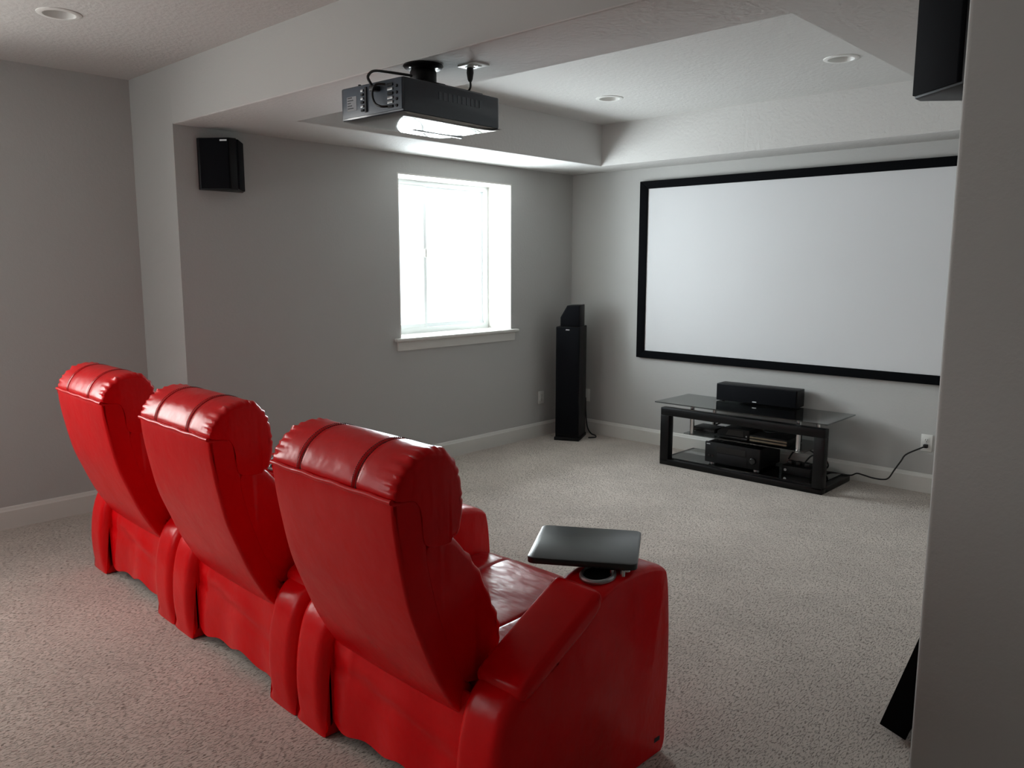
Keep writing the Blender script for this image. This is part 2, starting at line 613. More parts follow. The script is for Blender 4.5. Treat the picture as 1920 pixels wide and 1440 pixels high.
# ------------------------------------------------------------------ windows
def window(name, xi, y0, y1, z0, z1, label, lx, rot=None):
    """Horizontal slider set at x=lx in an opening whose room face is at x=xi."""
    w = empty(name, (xi, (y0 + y1) / 2, z0)) if rot is None else empty(name, ((y0 + y1) / 2, xi, z0), rot)
    struct(w, label, 'window')
    yc = (y0 + y1) / 2
    hw = (y1 - y0) / 2
    H = z1 - z0
    dx = lx - xi
    # white reveal lining
    bm = bmesh.new()
    t = 0.012
    add_box(bm, dx, 0.0, -hw, -hw + t, 0, H)
    add_box(bm, dx, 0.0, hw - t, hw, 0, H)
    add_box(bm, dx, 0.0, -hw + t, hw - t, H - t, H)
    from_bm(bm, 'jamb_liner', 'trim', w)
    # outer vinyl frame
    f = 0.048
    bm = bmesh.new()
    add_box(bm, dx - 0.07, dx, -hw, -hw + f, 0, H)
    add_box(bm, dx - 0.07, dx, hw - f, hw, 0, H)
    add_box(bm, dx - 0.07, dx, -hw + f, hw - f, H - f, H)
    add_box(bm, dx - 0.07, dx, -hw + f, hw - f, 0, f)
    add_box(bm, dx - 0.035, dx - 0.028, -hw + f, hw - f, f, f + 0.016)
    from_bm(bm, 'frame', 'vinyl', w)

    def sash(ya, yb, xx, grip):
        s = empty('sash')
        s.parent = w
        st = 0.036
        bm2 = bmesh.new()
        a, b = f - 0.004, H - f + 0.004
        add_box(bm2, xx - 0.024, xx, ya, ya + st, a, b, 0.003, 1)
        add_box(bm2, xx - 0.024, xx, yb - st, yb, a, b, 0.003, 1)
        add_box(bm2, xx - 0.024, xx, ya + st, yb - st, a, a + st)
        add_box(bm2, xx - 0.024, xx, ya + st, yb - st, b - st, b)
        from_bm(bm2, 'sash_rail', 'vinyl', s)
        box('pane', (xx - 0.015, xx - 0.010, ya + st, yb - st, a + st, b - st), 'pane', s)
        if grip:
            box('latch', (xx, xx + 0.014, yb - 0.028, yb - 0.010, H * 0.50, H * 0.50 + 0.07), 'trim', s, bev=0.003)
        return s
    mid = -0.12
    sash(-hw + f - 0.004, mid + 0.02, dx - 0.006, True)
    sash(mid - 0.016, hw - f + 0.004, dx - 0.038, False)
    # stool and apron
    bm = bmesh.new()
    add_box(bm, dx, 0.0, -hw, hw, -0.022, 0.004)
    add_box(bm, 0.0, 0.042, -hw - 0.06, hw + 0.06, -0.022, 0.004, 0.008, 3)
    from_bm(bm, 'stool', 'trim', w, 35)
    prism('apron', [(0, -0.095), (0.012, -0.095), (0.016, -0.03), (0.026, -0.022), (0, -0.022)], -hw - 0.03, hw + 0.03, 'trim', w, axis='y')
    return w


window('window_1', 0.0, WY0, WY1, WZ0, WZ1, 'white framed sliding window glowing with daylight in a deep reveal', -0.28)
window('window_2', RX, RY0, RY1, RZ0, RZ1, 'second daylight window farther back along the window side, out of view', RX - 0.15)
window('added_back_window', BY, BX0, BX1, RZ0, RZ1, 'added unseen window in the back wall, fill light for chair backs, beam and pier', BY - 0.15, PI / 2)
struct(box('ground', (-9, -0.85, -7.24, 3, -0.1, 0.55), 'ground'), 'pale ground outside the basement windows', 'ground')


# ------------------------------------------------------------------ recessed ceiling lights
def downlight(x, y, label):
    t = empty('recessed_light', (x, y, HC))
    tag(t, label, 'ceiling light', 'recessed ceiling lights')
    lathe('trim_ring', [(0.070, -0.001), (0.072, -0.006), (0.088, -0.007), (0.097, -0.003), (0.098, 0.0)], 'can_white', t)
    lathe('baffle', [(0.071, -0.003), (0.066, 0.02), (0.060, 0.045), (0.054, 0.07), (0.0, 0.072)], 'can_white', t)
    lathe('lamp_lens', [(0.0, 0.040), (0.030, 0.042), (0.046, 0.050), (0.050, 0.062), (0.050, 0.070)], 'bulb', t)
    return t


def hole_ceiling():
    """Cut the round openings for the cans out of the ceiling slab."""
    c = bpy.data.objects['ceiling']
    for i, (x, y) in enumerate(CANS):
        bm2 = bmesh.new()
        bmesh.ops.create_cone(bm2, cap_ends=True, segments=40, radius1=0.0705, radius2=0.0705, depth=0.2)
        me2 = bpy.data.meshes.new('cut')
        bm2.to_mesh(me2)
        bm2.free()
        k = bpy.data.objects.new('cut', me2)
        COL.objects.link(k)
        k.location = (x, y, HC + 0.085 - 0.1 + 0.0)
        k.location.z = HC + 0.08 - 0.1
        md = c.modifiers.new('can', 'BOOLEAN')
        md.operation = 'DIFFERENCE'
        md.solver = 'EXACT'
        md.object = k
        bpy.context.view_layer.update()
        dg = bpy.context.evaluated_depsgraph_get()
        nm = bpy.data.meshes.new_from_object(c.evaluated_get(dg))
        c.modifiers.clear()
        old = c.data
        c.data = nm
        bpy.data.meshes.remove(old)
        bpy.data.objects.remove(k, do_unlink=True)
    c.data.name = 'ceiling'


CANS = [(1.335, -1.25), (2.972, -1.25), (0.60, -4.60)]
hole_ceiling()
downlight(*CANS[0], 'round white recessed light in the tray ceiling, nearer the window wall')
downlight(*CANS[1], 'round white recessed light at the right end of the tray ceiling')
downlight(*CANS[2], 'round white recessed light in the ceiling above the leftmost recliner')

# ------------------------------------------------------------------ projection screen
SX0, SX1, SZ0, SZ1 = 0.785, 3.50, 0.778, 2.318
FW = 0.082
sc = empty('projection_screen', ((SX0 + SX1) / 2, 0, SZ0))
tag(sc, 'large white fixed projection screen with black velvet frame on the grey wall', 'projection screen')
hw, SH = (SX1 - SX0) / 2, SZ1 - SZ0
box('screen_surface', (-hw + FW - 0.01, hw - FW + 0.01, -0.028, -0.022, FW * 0.75, SH - FW * 0.75), 'screen', sc)


def frame_bar(name, quad):
    bm = bmesh.new()
    a = [bm.verts.new((x, -0.04, z)) for x, z in quad]
    b = [bm.verts.new((x, -0.006, z)) for x, z in quad]
    bm.faces.new(a)
    bm.faces.new(b[::-1])
    for i in range(4):
        bm.faces.new((a[i], b[i], b[(i + 1) % 4], a[(i + 1) % 4]))
    bmesh.ops.recalc_face_normals(bm, faces=bm.faces)
    bmesh.ops.bevel(bm, geom=list(bm.edges), offset=0.004, segments=2, affect='EDGES', profile=0.5)
    return from_bm(bm, name, 'velvet', sc, 40)


F2 = 0.066
frame_bar('frame_bar', [(-hw, 0), (hw, 0), (hw - FW, F2), (-hw + FW, F2)])
frame_bar('frame_bar', [(-hw, SH), (hw, SH), (hw - FW, SH - F2), (-hw + FW, SH - F2)])
frame_bar('frame_bar', [(-hw, 0), (-hw, SH), (-hw + FW, SH - F2), (-hw + FW, F2)])
frame_bar('frame_bar', [(hw, 0), (hw, SH), (hw - FW, SH - F2), (hw - FW, F2)])
for sx in (-0.9, 0.9):
    box('wall_bracket', (sx - 0.05, sx + 0.05, -0.022, 0.0, SH - 0.06, SH - 0.02), 'frame_black', sc)


# ------------------------------------------------------------------ recliners
def make_recliner():
    t = empty('recliner')
    HB = 0.305
    # rear shell of the back
    rear = [(0.003, 1.004), (0.008, 0.93), (0.024, 0.83), (0.052, 0.70), (0.090, 0.595), (0.137, 0.48), (0.195, 0.375), (0.232, 0.33)]
    front = [(0.31, 0.36), (0.262, 0.42), (0.215, 0.51), (0.172, 0.62), (0.140, 0.73), (0.118, 0.85), (0.104, 0.95), (0.100, 1.0)]
    P = [Vector(p) for p in catmull([Vector(q) for q in rear], 5)] + [Vector(p) for p in catmull([Vector(q) for q in front], 4)]
    cushion('back_shell', P, -HB, HB, 0.012, 'leather', t, n=1, cols=14, crown=0.004)
    # head cushion, rolled over the top
    head = [(0.006, 1.010), (0.016, 1.048), (0.045, 1.086), (0.092, 1.113), (0.145, 1.120), (0.192, 1.108), (0.226, 1.070), (0.243, 1.020),
            (0.249, 0.960), (0.244, 0.905), (0.226, 0.862), (0.160, 0.850), (0.104, 0.870), (0.094, 0.95), (0.075, 0.990), (0.040, 0.997)]

    def hr(p):
        if p.y < 1.009 and p.x < 0.20:
            return 0.08
        return 0.20 + 0.55 * max(0.0, min(1.0, p.x / 0.14))
    hc = cushion('head_cushion', head, -HB - 0.002, HB + 0.002, 0.030, 'leather', t, rfun=hr, grooves=(-0.145, 0.135), ripple=0.0065,
                 rip_range=lambda p: p.y > 0.9 and (p.x > 0.12 or p.y > 1.03), cols=22, crown=0.006, n=6)
    # stitch lines in the two grooves
    top = catmull([Vector((0, a, b)) for a, b in [(0.001, 1.012), (0.012, 1.050), (0.042, 1.089), (0.091, 1.117), (0.145, 1.124), (0.194, 1.111), (0.229, 1.072), (0.246, 1.02), (0.252, 0.96)]], 8)
    for gx in (-0.145, 0.135):
        bm = bmesh.new()
        add_tube(bm, [Vector((gx, p.y * 1.0 + 0.006 * (1 if p.y < 0.1 else -0.3), p.z - 0.006)) for p in top], 0.0016, 6)
        for side in (-0.009, 0.009):
            for k in range(0, len(top) - 1, 1):
                a, b = top[k], top[k + 1]
                mid_ = (a + b) / 2
                dlt = (b - a) * 0.30
                add_tube(bm, [Vector((gx + side, mid_.y - dlt.y, mid_.z - dlt.z + 0.001)), Vector((gx + side, mid_.y + dlt.y, mid_.z + dlt.z + 0.001))], 0.0012, 5)
        from_bm(bm, 'stitching', 'thread', hc, 60)
    # welt where head cushion meets rear shell
    bm = bmesh.new()
    add_tube(bm, [Vector((x, 0.0025 - 0.003 * (1 - (x / HB) ** 2), 1.004 + 0.0015 * math.sin(x * 40))) for x in [(-HB + 0.004) + (2 * HB - 0.008) * k / 30 for k in range(31)]], 0.0075, 8)
    from_bm(bm, 'welt', 'leather', t, 60)
    # lumbar cushion
    def shell_front(z):
        for (xa, za), (xb, zb) in zip(front, front[1:]):
            if za <= z <= zb:
                return xa + (xb - xa) * (z - za) / (zb - za)
        return front[0][0] if z < front[0][1] else front[-1][0]
    lum = [(0.205, 0.866), (0.250, 0.822), (0.300, 0.757), (0.345, 0.670), (0.380, 0.590), (0.394, 0.540), (0.385, 0.480), (0.340, 0.425), (0.250, 0.425), (0.203, 0.51),
           (0.160, 0.62), (0.128, 0.73), (0.109, 0.845), (0.15, 0.868)]
    cushion('lumbar_cushion', lum, -HB - 0.001, HB + 0.001, 0.030, 'leather', t, rfun=lambda p: 0.75 if p.x > shell_front(p.y) + 0.05 else 0.08, ripple=0.005,
            rip_range=lambda p: p.x > 0.24, cols=12, crown=0.010, n=4, grooves=(-0.145, 0.135))
    # seat
    seat = [(0.30, 0.300), (0.30, 0.430), (0.40, 0.462), (0.60, 0.470), (0.80, 0.482), (0.90, 0.480), (0.955, 0.450), (0.972, 0.400), (0.955, 0.345), (0.90, 0.315), (0.60, 0.300)]
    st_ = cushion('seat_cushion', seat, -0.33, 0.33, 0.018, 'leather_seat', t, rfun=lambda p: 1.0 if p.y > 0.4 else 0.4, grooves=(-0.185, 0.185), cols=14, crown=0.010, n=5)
    sp = catmull([Vector((0, a, b)) for a, b in [(0.40, 0.462), (0.60, 0.470), (0.80, 0.482), (0.90, 0.480), (0.955, 0.450), (0.972, 0.400)]], 10)
    for gx in (-0.185, 0.185):
        bm = bmesh.new()
        add_tube(bm, [Vector((gx, p.y, p.z - 0.001)) for p in sp], 0.0025, 6)
        from_bm(bm, 'stitching', 'thread', st_, 60)
    foot = [(0.88, 0.060), (0.88, 0.335), (0.935, 0.345), (0.955, 0.30), (0.958, 0.20), (0.952, 0.10), (0.935, 0.060)]
    cushion('footrest', foot, -0.325, 0.325, 0.02, 'leather', t, n=3, cols=8, crown=0.004)
    box('base_frame', (-0.33, 0.33, 0.26, 0.90, 0.02, 0.32), 'black_mat', t)
    # rear apron of hanging leather with folds
    bm = bmesh.new()
    nx, nz = 44, 16
    for s_ in (0, 1):
        g = []
        for i in range(nx + 1):
            x = -0.333 + 0.666 * i / nx
            row = []
            for j in range(nz + 1):
                v = j / nz
                zb = 0.055 + 0.012 * math.sin(x * 13 + 1.0) + 0.010 * math.sin(x * 29)
                ztop = 0.405
                z = zb + (ztop - zb) * v
                y = 0.205 + 0.030 * v - 0.010 * math.sin(v * PI)
                y -= 0.007 * (1 - v) * math.sin(x * 21 + 0.7) + 0.006 * math.exp(-((x + 0.26 - 0.04 * v) / 0.018) ** 2) * v
                y -= 0.010 * math.exp(-((v - 0.62 + 0.45 * x) / 0.055) ** 2) * (0.5 + 0.5 * math.sin(x * 7 + 2))
                y += 0.006 * math.exp(-((v - 0.48 + 0.3 * x) / 0.04) ** 2)
                row.append(bm.verts.new((x, y + 0.008 * s_, z)))
            g.append(row)
        for i in range(nx):
            for j in range(nz):
                bm.faces.new((g[i][j], g[i + 1][j], g[i + 1][j + 1], g[i][j + 1]))
        if s_ == 0:
            g0 = g
    for i in range(nx):
        bm.faces.new((g0[i][0], g0[i + 1][0], g[i + 1][0], g[i][0]))
        bm.faces.new((g0[i][nz], g0[i + 1][nz], g[i + 1][nz], g[i][nz]))
    ap = from_bm(bm, 'rear_apron', 'leather', t, 60)
    bm = bmesh.new()
    add_tube(bm, [Vector((-0.30 + 0.60 * k / 30, 0.222, 0.372 + 0.004 * math.sin(k))) for k in range(31)], 0.005, 8)
    from_bm(bm, 'apron_welt', 'leather', ap, 60)
    # arms
    arm_p = [(0.172, 0.0), (0.158, 0.13), (0.164, 0.26), (0.186, 0.36), (0.218, 0.425), (0.275, 0.470), (0.42, 0.548), (0.58, 0.630), (0.66, 0.658), (0.76, 0.668),
             (0.86, 0.660), (0.925, 0.640), (0.945, 0.610), (0.958, 0.52), (0.966, 0.36), (0.963, 0.20), (0.945, 0.04), (0.925, 0.0), (0.55, 0.0)]
    AP = catmull([Vector(q) for q in arm_p[:-1]], 5) + [Vector(q) for q in [(0.8, 0.0), (0.55, 0.0), (0.35, 0.0)]]
    pad_p = [(0.262, 0.440), (0.258, 0.470), (0.285, 0.492), (0.40, 0.556), (0.52, 0.619), (0.580, 0.650), (0.598, 0.645), (0.594, 0.602), (0.53, 0.555), (0.40, 0.490), (0.30, 0.440)]
    for sgn in (-1, 1):
        xa, xb = (0.333, 0.514) if sgn > 0 else (-0.514, -0.333)

        a = cushion('arm', AP, xa, xb, 0.045, 'leather', t, rfun=lambda p: (0.85 if p.x < 0.4 else 0.38) * (1.0 if p.y > 0.04 else 0.2), n=1, cols=6)
        cushion('armrest_pad', pad_p, xa - 0.003, xb + 0.003, 0.022, 'leather', a, n=4, cols=6, crown=0.004)
        cx = (xa + xb) / 2
        lathe('cup_holder', [(0.0, -0.003), (0.041, -0.003), (0.044, 0.002), (0.047, 0.0065), (0.053, 0.0065), (0.057, 0.002), (0.057, -0.004)],
              'steel', a, seg=40, loc=(cx + 0.012 * sgn, 0.672, 0.6635), rot=(0.13, 0, 0))
        lathe('cup_well', [(0.0, 0.0045), (0.043, 0.0045)], 'black_gloss', a, seg=40, loc=(cx + 0.012 * sgn, 0.672, 0.6630), rot=(0.13, 0, 0))
        for yy in (0.20, 0.91):
            lathe('foot', [(0.022, 0.0), (0.022, 0.012), (0.0, 0.012)], 'black_mat', a, seg=16, loc=(cx, yy, -0.0005))
    return t


base_chair = make_recliner()
RROT = -0.029
chair_spots = [
    (3.035, -4.832, 'red leather recliner nearest the camera with a black swivel tray on its arm'),
    (1.995, -4.802, 'red leather recliner in the middle of the row of three'),
    (0.955, -4.770, 'red leather recliner at the far left, nearest the wall'),
]
for i, (x, y, lab) in enumerate(chair_spots[1:]):
    c = copy_tree(base_chair)
    c.location = (x, y, 0)
    c.rotation_euler = (0, 0, RROT)
    tag(c, lab, 'recliner', 'row of red recliners')
base_chair.location = (chair_spots[0][0], chair_spots[0][1], 0)
base_chair.rotation_euler = (0, 0, RROT)
tag(base_chair, chair_spots[0][2], 'recliner', 'row of red recliners')

# swivel tray on the nearest recliner
tr = empty('swivel_tray')
tr.parent = base_chair
tr.location = (0.482, 0.750, 0.668)
lathe('tray_post', [(0.0, 0.0), (0.017, 0.0), (0.017, 0.006), (0.009, 0.008), (0.009, 0.016), (0.0, 0.016)], 'chrome', tr, seg=20)
lathe('hinge_knuckle', [(0.0, 0.0), (0.007, 0.0), (0.007, 0.016), (0.0, 0.016)], 'chrome', tr, seg=16, loc=(-0.030, 0.022, 0.0))
for kx, ky in ((0.012, -0.030), (-0.016, -0.046)):
    lathe('hinge_knuckle', [(0.0, -0.006), (0.008, -0.006), (0.008, 0.012), (0.005, 0.015), (0.0, 0.015)], 'chrome', tr, seg=16, loc=(kx, ky, 0.0))
prism('tray_top', [(0.170 * sx_ - 0.022 * sx_ + 0.022 * math.cos(a), 0.162 * sy_ - 0.022 * sy_ + 0.022 * math.sin(a))
                   for sx_, sy_, a0 in ((1, 1, 0), (-1, 1, PI / 2), (-1, -1, PI), (1, -1, 1.5 * PI)) for a in [a0 + k * PI / 8 for k in range(5)]],
      0.0, 0.020, 'tray', tr, bev=0.003, loc=(-0.1785, 0.028, 0.0145), rot=(0, 0, math.radians(33.5)))
# small maker's tag low on the outer side of the nearest recliner's arm
bt = box('brand_tag', (0.5115, 0.5148, 0.885, 0.915, 0.045, 0.060), 'ink', base_chair)


# ------------------------------------------------------------------ tower speaker and height module
TA = math.atan2(0.096, 0.2)
tw = empty('tower_speaker', (0.215, -0.487, 0), TA)
tag(tw, 'tall slim black floor standing speaker in the corner beside the window wall', 'speaker')
TWW, TD, TH = 0.222, 0.30, 1.045
box('cabinet', (0, TWW, 0.018, TD, 0.03, TH), 'black_vinyl', tw, bev=0.004)
box('plinth', (-0.006, TWW + 0.006, -0.004, TD + 0.012, 0.0, 0.03), 'black_mat', tw, bev=0.004)
box('grille', (0.004, TWW - 0.004, 0.0, 0.018, 0.06, TH - 0.004), 'black_cloth', tw, bev=0.006)
prism('badge', [(-0.018, -0.004), (0.016, -0.005), (0.020, 0.003), (-0.014, 0.005)], -0.0015, 0.0005, 'badge', tw, axis='y', loc=(TWW / 2, 0, TH - 0.025))

hm = empty('height_speaker', (0.215 + 0.035 * math.cos(TA) - 0.02 * math.sin(TA), -0.487 + 0.035 * math.sin(TA) + 0.02 * math.cos(TA), TH), TA)
tag(hm, 'small wedge shaped black speaker standing on top of the tower speaker', 'speaker')
prism('cabinet', [(0.0, 0.0), (0.0, 0.085), (0.062, 0.192), (0.183, 0.197), (0.183, 0.0)], 0.012, 0.20, 'black_vinyl', hm, bev=0.005, axis='y')
prism('grille', [(0.006, 0.010), (0.006, 0.083), (0.066, 0.186), (0.177, 0.190), (0.177, 0.010)], 0.0, 0.013, 'black_cloth', hm, bev=0.003, axis='y')
for fx in (0.02, 0.16):
    for fy in (0.03, 0.18):
        lathe('rubber_foot', [(0.0, -0.0005), (0.008, -0.0005), (0.008, 0.004), (0.0, 0.004)], 'black_mat', hm, seg=12, loc=(fx, fy, -0.0005))

# cable behind the tower
tag(tube('speaker_cable', catmull([(0.40, -0.22, 0.008), (0.43, -0.15, 0.006), (0.38, -0.09, 0.006), (0.30, -0.05, 0.008), (0.24, -0.03, 0.06), (0.215, -0.026, 0.20), (0.20, -0.013, 0.34)], 6), 0.006, 'cord'),
    'black cable on the carpet behind the tower speaker', 'cable')


# ------------------------------------------------------------------ surround speakers on the side walls
def surround(loc, mirror, label):
    t = empty('surround_speaker', loc)
    tag(t, label, 'speaker', 'wall mounted surround speakers')
    s = -1 if mirror else 1
    poly = [(0.004, -0.145), (0.025, -0.145), (0.180, -0.022), (0.180, 0.022), (0.025, 0.145), (0.004, 0.145)]
    prism('cabinet', [(s * a, b) for a, b in poly], 0.0, 0.31, 'black_vinyl', t, bev=0.004)
    # grilles proud of the two angled faces
    for (a, b) in (((0.031, -0.140), (0.178, -0.024)), ((0.178, 0.024), (0.031, 0.140))):
        va, vb = Vector(a), Vector(b)
        d = (vb - va).normalized()
        nrm = Vector((d.y, -d.x))
        q = [va + nrm * 0.001, vb + nrm * 0.001, vb + nrm * 0.011 - d * 0.004, va + nrm * 0.011 + d * 0.004]
        prism('grille', [(s * v.x, v.y) for v in q], 0.006, 0.304, 'black_cloth', t, bev=0.002)
    prism('bracket', [(0, -0.05), (s * 0.006, -0.05), (s * 0.006, 0.05), (0, 0.05)], 0.03, 0.28, 'frame_black', t)
    va, vb = Vector((0.031, -0.140)), Vector((0.178, -0.024))
    d = (vb - va).normalized()
    nrm = Vector((d.y, -d.x))
    c0 = va + (vb - va) * 0.84 + nrm * 0.0105
    q = [c0 - d * 0.022, c0 + d * 0.022, c0 + d * 0.022 + nrm * 0.002, c0 - d * 0.022 + nrm * 0.002]
    prism('badge', [(s * v.x, v.y) for v in q], 0.288, 0.297, 'badge', t)
    return t


surround((0.0, -3.525, 2.055), False, 'black wedge surround speaker high on the wall left of the window')
surround((XR, -3.56, 2.06), True, 'black wedge surround speaker high on the right, cut off by the top edge')


# ------------------------------------------------------------------ media stand and electronics
st = empty('media_stand', (0, 0, 0))
st.location = (2.06, -0.30, 0)
tag(st, 'black media stand with smoked glass shelves and chrome posts below the screen', 'media stand')
SXA, SXB = -0.65, 0.685          # frame ends relative to the stand centre
fy0, fy1 = -0.285, -0.215        # front frame depth
gt = prism('glass_top', [(-0.70, -0.295), (0.695, -0.295), (0.70, -0.29), (0.70, 0.225), (-0.70, 0.225), (-0.705, -0.29)], 0.502, 0.511, 'smoke_glass', st)
bm = bmesh.new()
add_box(bm, SXA, SXB, fy0, fy1, 0.405, 0.468, 0.005)
from_bm(bm, 'top_rail', 'frame_black', st, 35)
for xa in (SXA, SXB - 0.078):
    box('upright', (xa, xa + 0.078, fy0, fy1, 0.03, 0.407), 'frame_black', st, bev=0.005)
box('bottom_rail', (SXA, SXB, fy0, fy1, 0.0, 0.048), 'frame_black', st, bev=0.006)
for xa in (SXA, SXB - 0.078):
    box('base_runner', (xa, xa + 0.078, fy1 - 0.002, 0.235, 0.0, 0.048), 'frame_black', st, bev=0.006)
box('rear_rail', (SXA + 0.078, SXB - 0.078, 0.18, 0.235, 0.0, 0.048), 'frame_black', st, bev=0.004)
prism('bottom_glass', [(SXA + 0.05, -0.24), (SXB - 0.05, -0.24), (SXB - 0.05, 0.19), (SXA + 0.05, 0.19)], 0.049, 0.056, 'smoke_glass', st)
prism('middle_glass', [(-0.47, -0.225), (0.515, -0.225), (0.515, 0.20), (-0.47, 0.20)], 0.266, 0.273, 'smoke_glass', st)
for px_ in (-0.415, 0.455):
    for py_ in (-0.190, 0.165):
        lathe('post', [(0.0, 0.258), (0.020, 0.258), (0.020, 0.266), (0.017, 0.268), (0.017, 0.497), (0.020, 0.499), (0.020, 0.5015), (0.0, 0.5015)], 'chrome', st, seg=24, loc=(px_, py_, 0))

GZ = 0.511
cs = empty('centre_speaker', (1.70, -0.235, GZ), math.radians(3.5))
tag(cs, 'long low black centre speaker lying on the glass stand top', 'speaker')
prism('cabinet', [(0.016, 0.006), (0.016, 0.142), (0.165, 0.142), (0.165, 0.006)], 0.0, 0.66, 'black_vinyl', cs, bev=0.004, axis='x')
box('grille', (0.006, 0.654, 0.0, 0.018, 0.010, 0.138), 'black_cloth', cs, bev=0.006)
box('badge', (0.312, 0.345, -0.0015, 0.001, 0.020, 0.027), 'badge', cs)
for fx in (0.05, 0.61):
    for fy in (0.04, 0.14):
        lathe('rubber_foot', [(0.0, 0.0), (0.011, 0.0), (0.011, 0.008), (0.0, 0.008)], 'black_mat', cs, seg=12, loc=(fx, fy, 0))

RZ = 0.056
rc = empty('receiver', (1.775, -0.505, RZ))
tag(rc, 'black home theatre receiver with volume knob on the bottom shelf', 'receiver')
box('chassis', (0.006, 0.454, 0.02, 0.36, 0.018, 0.172), 'black_mat', rc, bev=0.003)
fp = box('front_panel', (0, 0.46, 0.0, 0.022, 0.014, 0.176), 'black_mat', rc, bev=0.004)
box('display', (0.105, 0.345, -0.003, 0.002, 0.105, 0.150), 'display', fp)
box('flap', (0.105, 0.36, -0.002, 0.002, 0.030, 0.092), 'black_vinyl', fp, bev=0.0015)
lathe('volume_knob', [(0.0, 0.026), (0.020, 0.026), (0.0245, 0.022), (0.026, 0.0), (0.0, 0.0)], 'black_gloss', fp, seg=32, loc=(0.408, 0.002, 0.080), rot=(PI / 2, 0, 0))
for bx in (0.028, 0.060):
    box('button', (bx, bx + 0.018, -0.004, 0.002, 0.058, 0.076), 'black_gloss', fp, bev=0.002)
box('badge', (0.014, 0.044, -0.0012, 0.001, 0.156, 0.162), 'badge', fp)
for fx in (0.045, 0.415):
    for fy in (0.045, 0.32):
        lathe('foot', [(0.0, 0.0), (0.024, 0.0), (0.024, 0.012), (0.020, 0.018), (0.0, 0.018)], 'steel' if fy < 0.1 else 'black_mat', rc, seg=20, loc=(fx, fy, 0))
for k in range(9):
    box('vent_slat', (0.05 + k * 0.04, 0.074 + k * 0.04, 0.06, 0.32, 0.1715, 0.1745), 'black_vinyl', rc)

MZ = 0.273
sb = empty('set_top_box', (1.60, -0.40, MZ))
tag(sb, 'small flat black box at the left end of the middle shelf', 'media box')
box('case', (0.0, 0.20, 0.0, 0.16, 0.004, 0.040), 'black_mat', sb, bev=0.004)
box('front_strip', (0.01, 0.19, -0.002, 0.003, 0.010, 0.030), 'black_gloss', sb)
for fx in (0.02, 0.18):
    for fy in (0.03, 0.13):
        lathe('foot', [(0.0, 0.0), (0.008, 0.0), (0.008, 0.005), (0.0, 0.005)], 'black_mat', sb, seg=10, loc=(fx, fy, 0))

gc = empty('game_console', (1.855, -0.49, MZ))
tag(gc, 'angular black console with sloping front in the middle of the shelf', 'media box')
prism('body', [(0.0, 0.0), (0.0, 0.045), (0.05, 0.082), (0.27, 0.084), (0.27, 0.0)], 0.02, 0.26, 'black_mat', gc, bev=0.005, axis='y')
prism('front_recess', [(0.075, 0.028), (0.10, 0.070), (0.225, 0.072), (0.225, 0.028)], 0.016, 0.024, 'black_gloss', gc, axis='y')
box('front_lip', (0.02, 0.262, 0.008, 0.022, 0.003, 0.020), 'black_gloss', gc, bev=0.003)
lathe('power_button', [(0.0, 0.004), (0.006, 0.004), (0.006, 0.0), (0.0, 0.0)], 'steel', gc, seg=14, loc=(0.248, 0.02, 0.035), rot=(PI / 2, 0, 0))

dp = empty('disc_player', (2.135, -0.495, MZ))
tag(dp, 'wide black disc player with bronze front strips on the right of the shelf', 'media box')
box('case', (0.0, 0.30, 0.010, 0.26, 0.004, 0.058), 'black_mat', dp, bev=0.003)
for k, zz in enumerate((0.012, 0.034)):
    box('front_strip', (0.004, 0.296, 0.002, 0.012, zz, zz + 0.013), 'bronze', dp, bev=0.002)
for fx in (0.03, 0.27):
    for fy in (0.04, 0.22):
        lathe('foot', [(0.0, 0.0), (0.010, 0.0), (0.010, 0.005), (0.0, 0.005)], 'black_mat', dp, seg=10, loc=(fx, fy, 0))

ps = empty('power_conditioner', (2.36, -0.40, RZ))
tag(ps, 'black power unit with plugs beside the receiver on the bottom shelf', 'power unit')
box('case', (0.0, 0.22, 0.0, 0.20, 0.0, 0.065), 'black_mat', ps, bev=0.005)
for k in range(3):
    box('plug', (0.02 + k * 0.065, 0.055 + k * 0.065, 0.05, 0.095, 0.065, 0.095), 'cord', ps, bev=0.006)
lathe('switch', [(0.0, 0.006), (0.010, 0.006), (0.010, 0.0), (0.0, 0.0)], 'steel', ps, seg=14, loc=(0.03, 0.001, 0.034), rot=(PI / 2, 0, 0))

# loose leads behind the equipment
leads = [
    ('black lead looping from the small box over the console', [(1.72, -0.25, 0.315), (1.78, -0.20, 0.345), (1.88, -0.19, 0.372), (1.99, -0.20, 0.362), (2.05, -0.17, 0.30), (2.08, -0.14, 0.279)]),
    ('black lead draped over the top of the disc player', [(2.16, -0.30, 0.337), (2.22, -0.36, 0.342), (2.28, -0.35, 0.344), (2.34, -0.28, 0.342), (2.38, -0.20, 0.337)]),
    ('black lead curling above the power unit', [(2.38, -0.33, 0.155), (2.40, -0.28, 0.21), (2.46, -0.22, 0.225), (2.51, -0.17, 0.19), (2.53, -0.13, 0.11), (2.50, -0.12, 0.064)]),
    ('thick black lead arching behind the right stand upright', [(2.51, -0.33, 0.155), (2.54, -0.27, 0.20), (2.60, -0.20, 0.17), (2.61, -0.15, 0.11), (2.57, -0.13, 0.062)]),
]
for lab, pts in leads:
    tag(tube('cable', catmull(pts, 7), 0.006, 'cord'), lab, 'cable', 'loose leads on the stand')

# ------------------------------------------------------------------ wall plates and the power cord


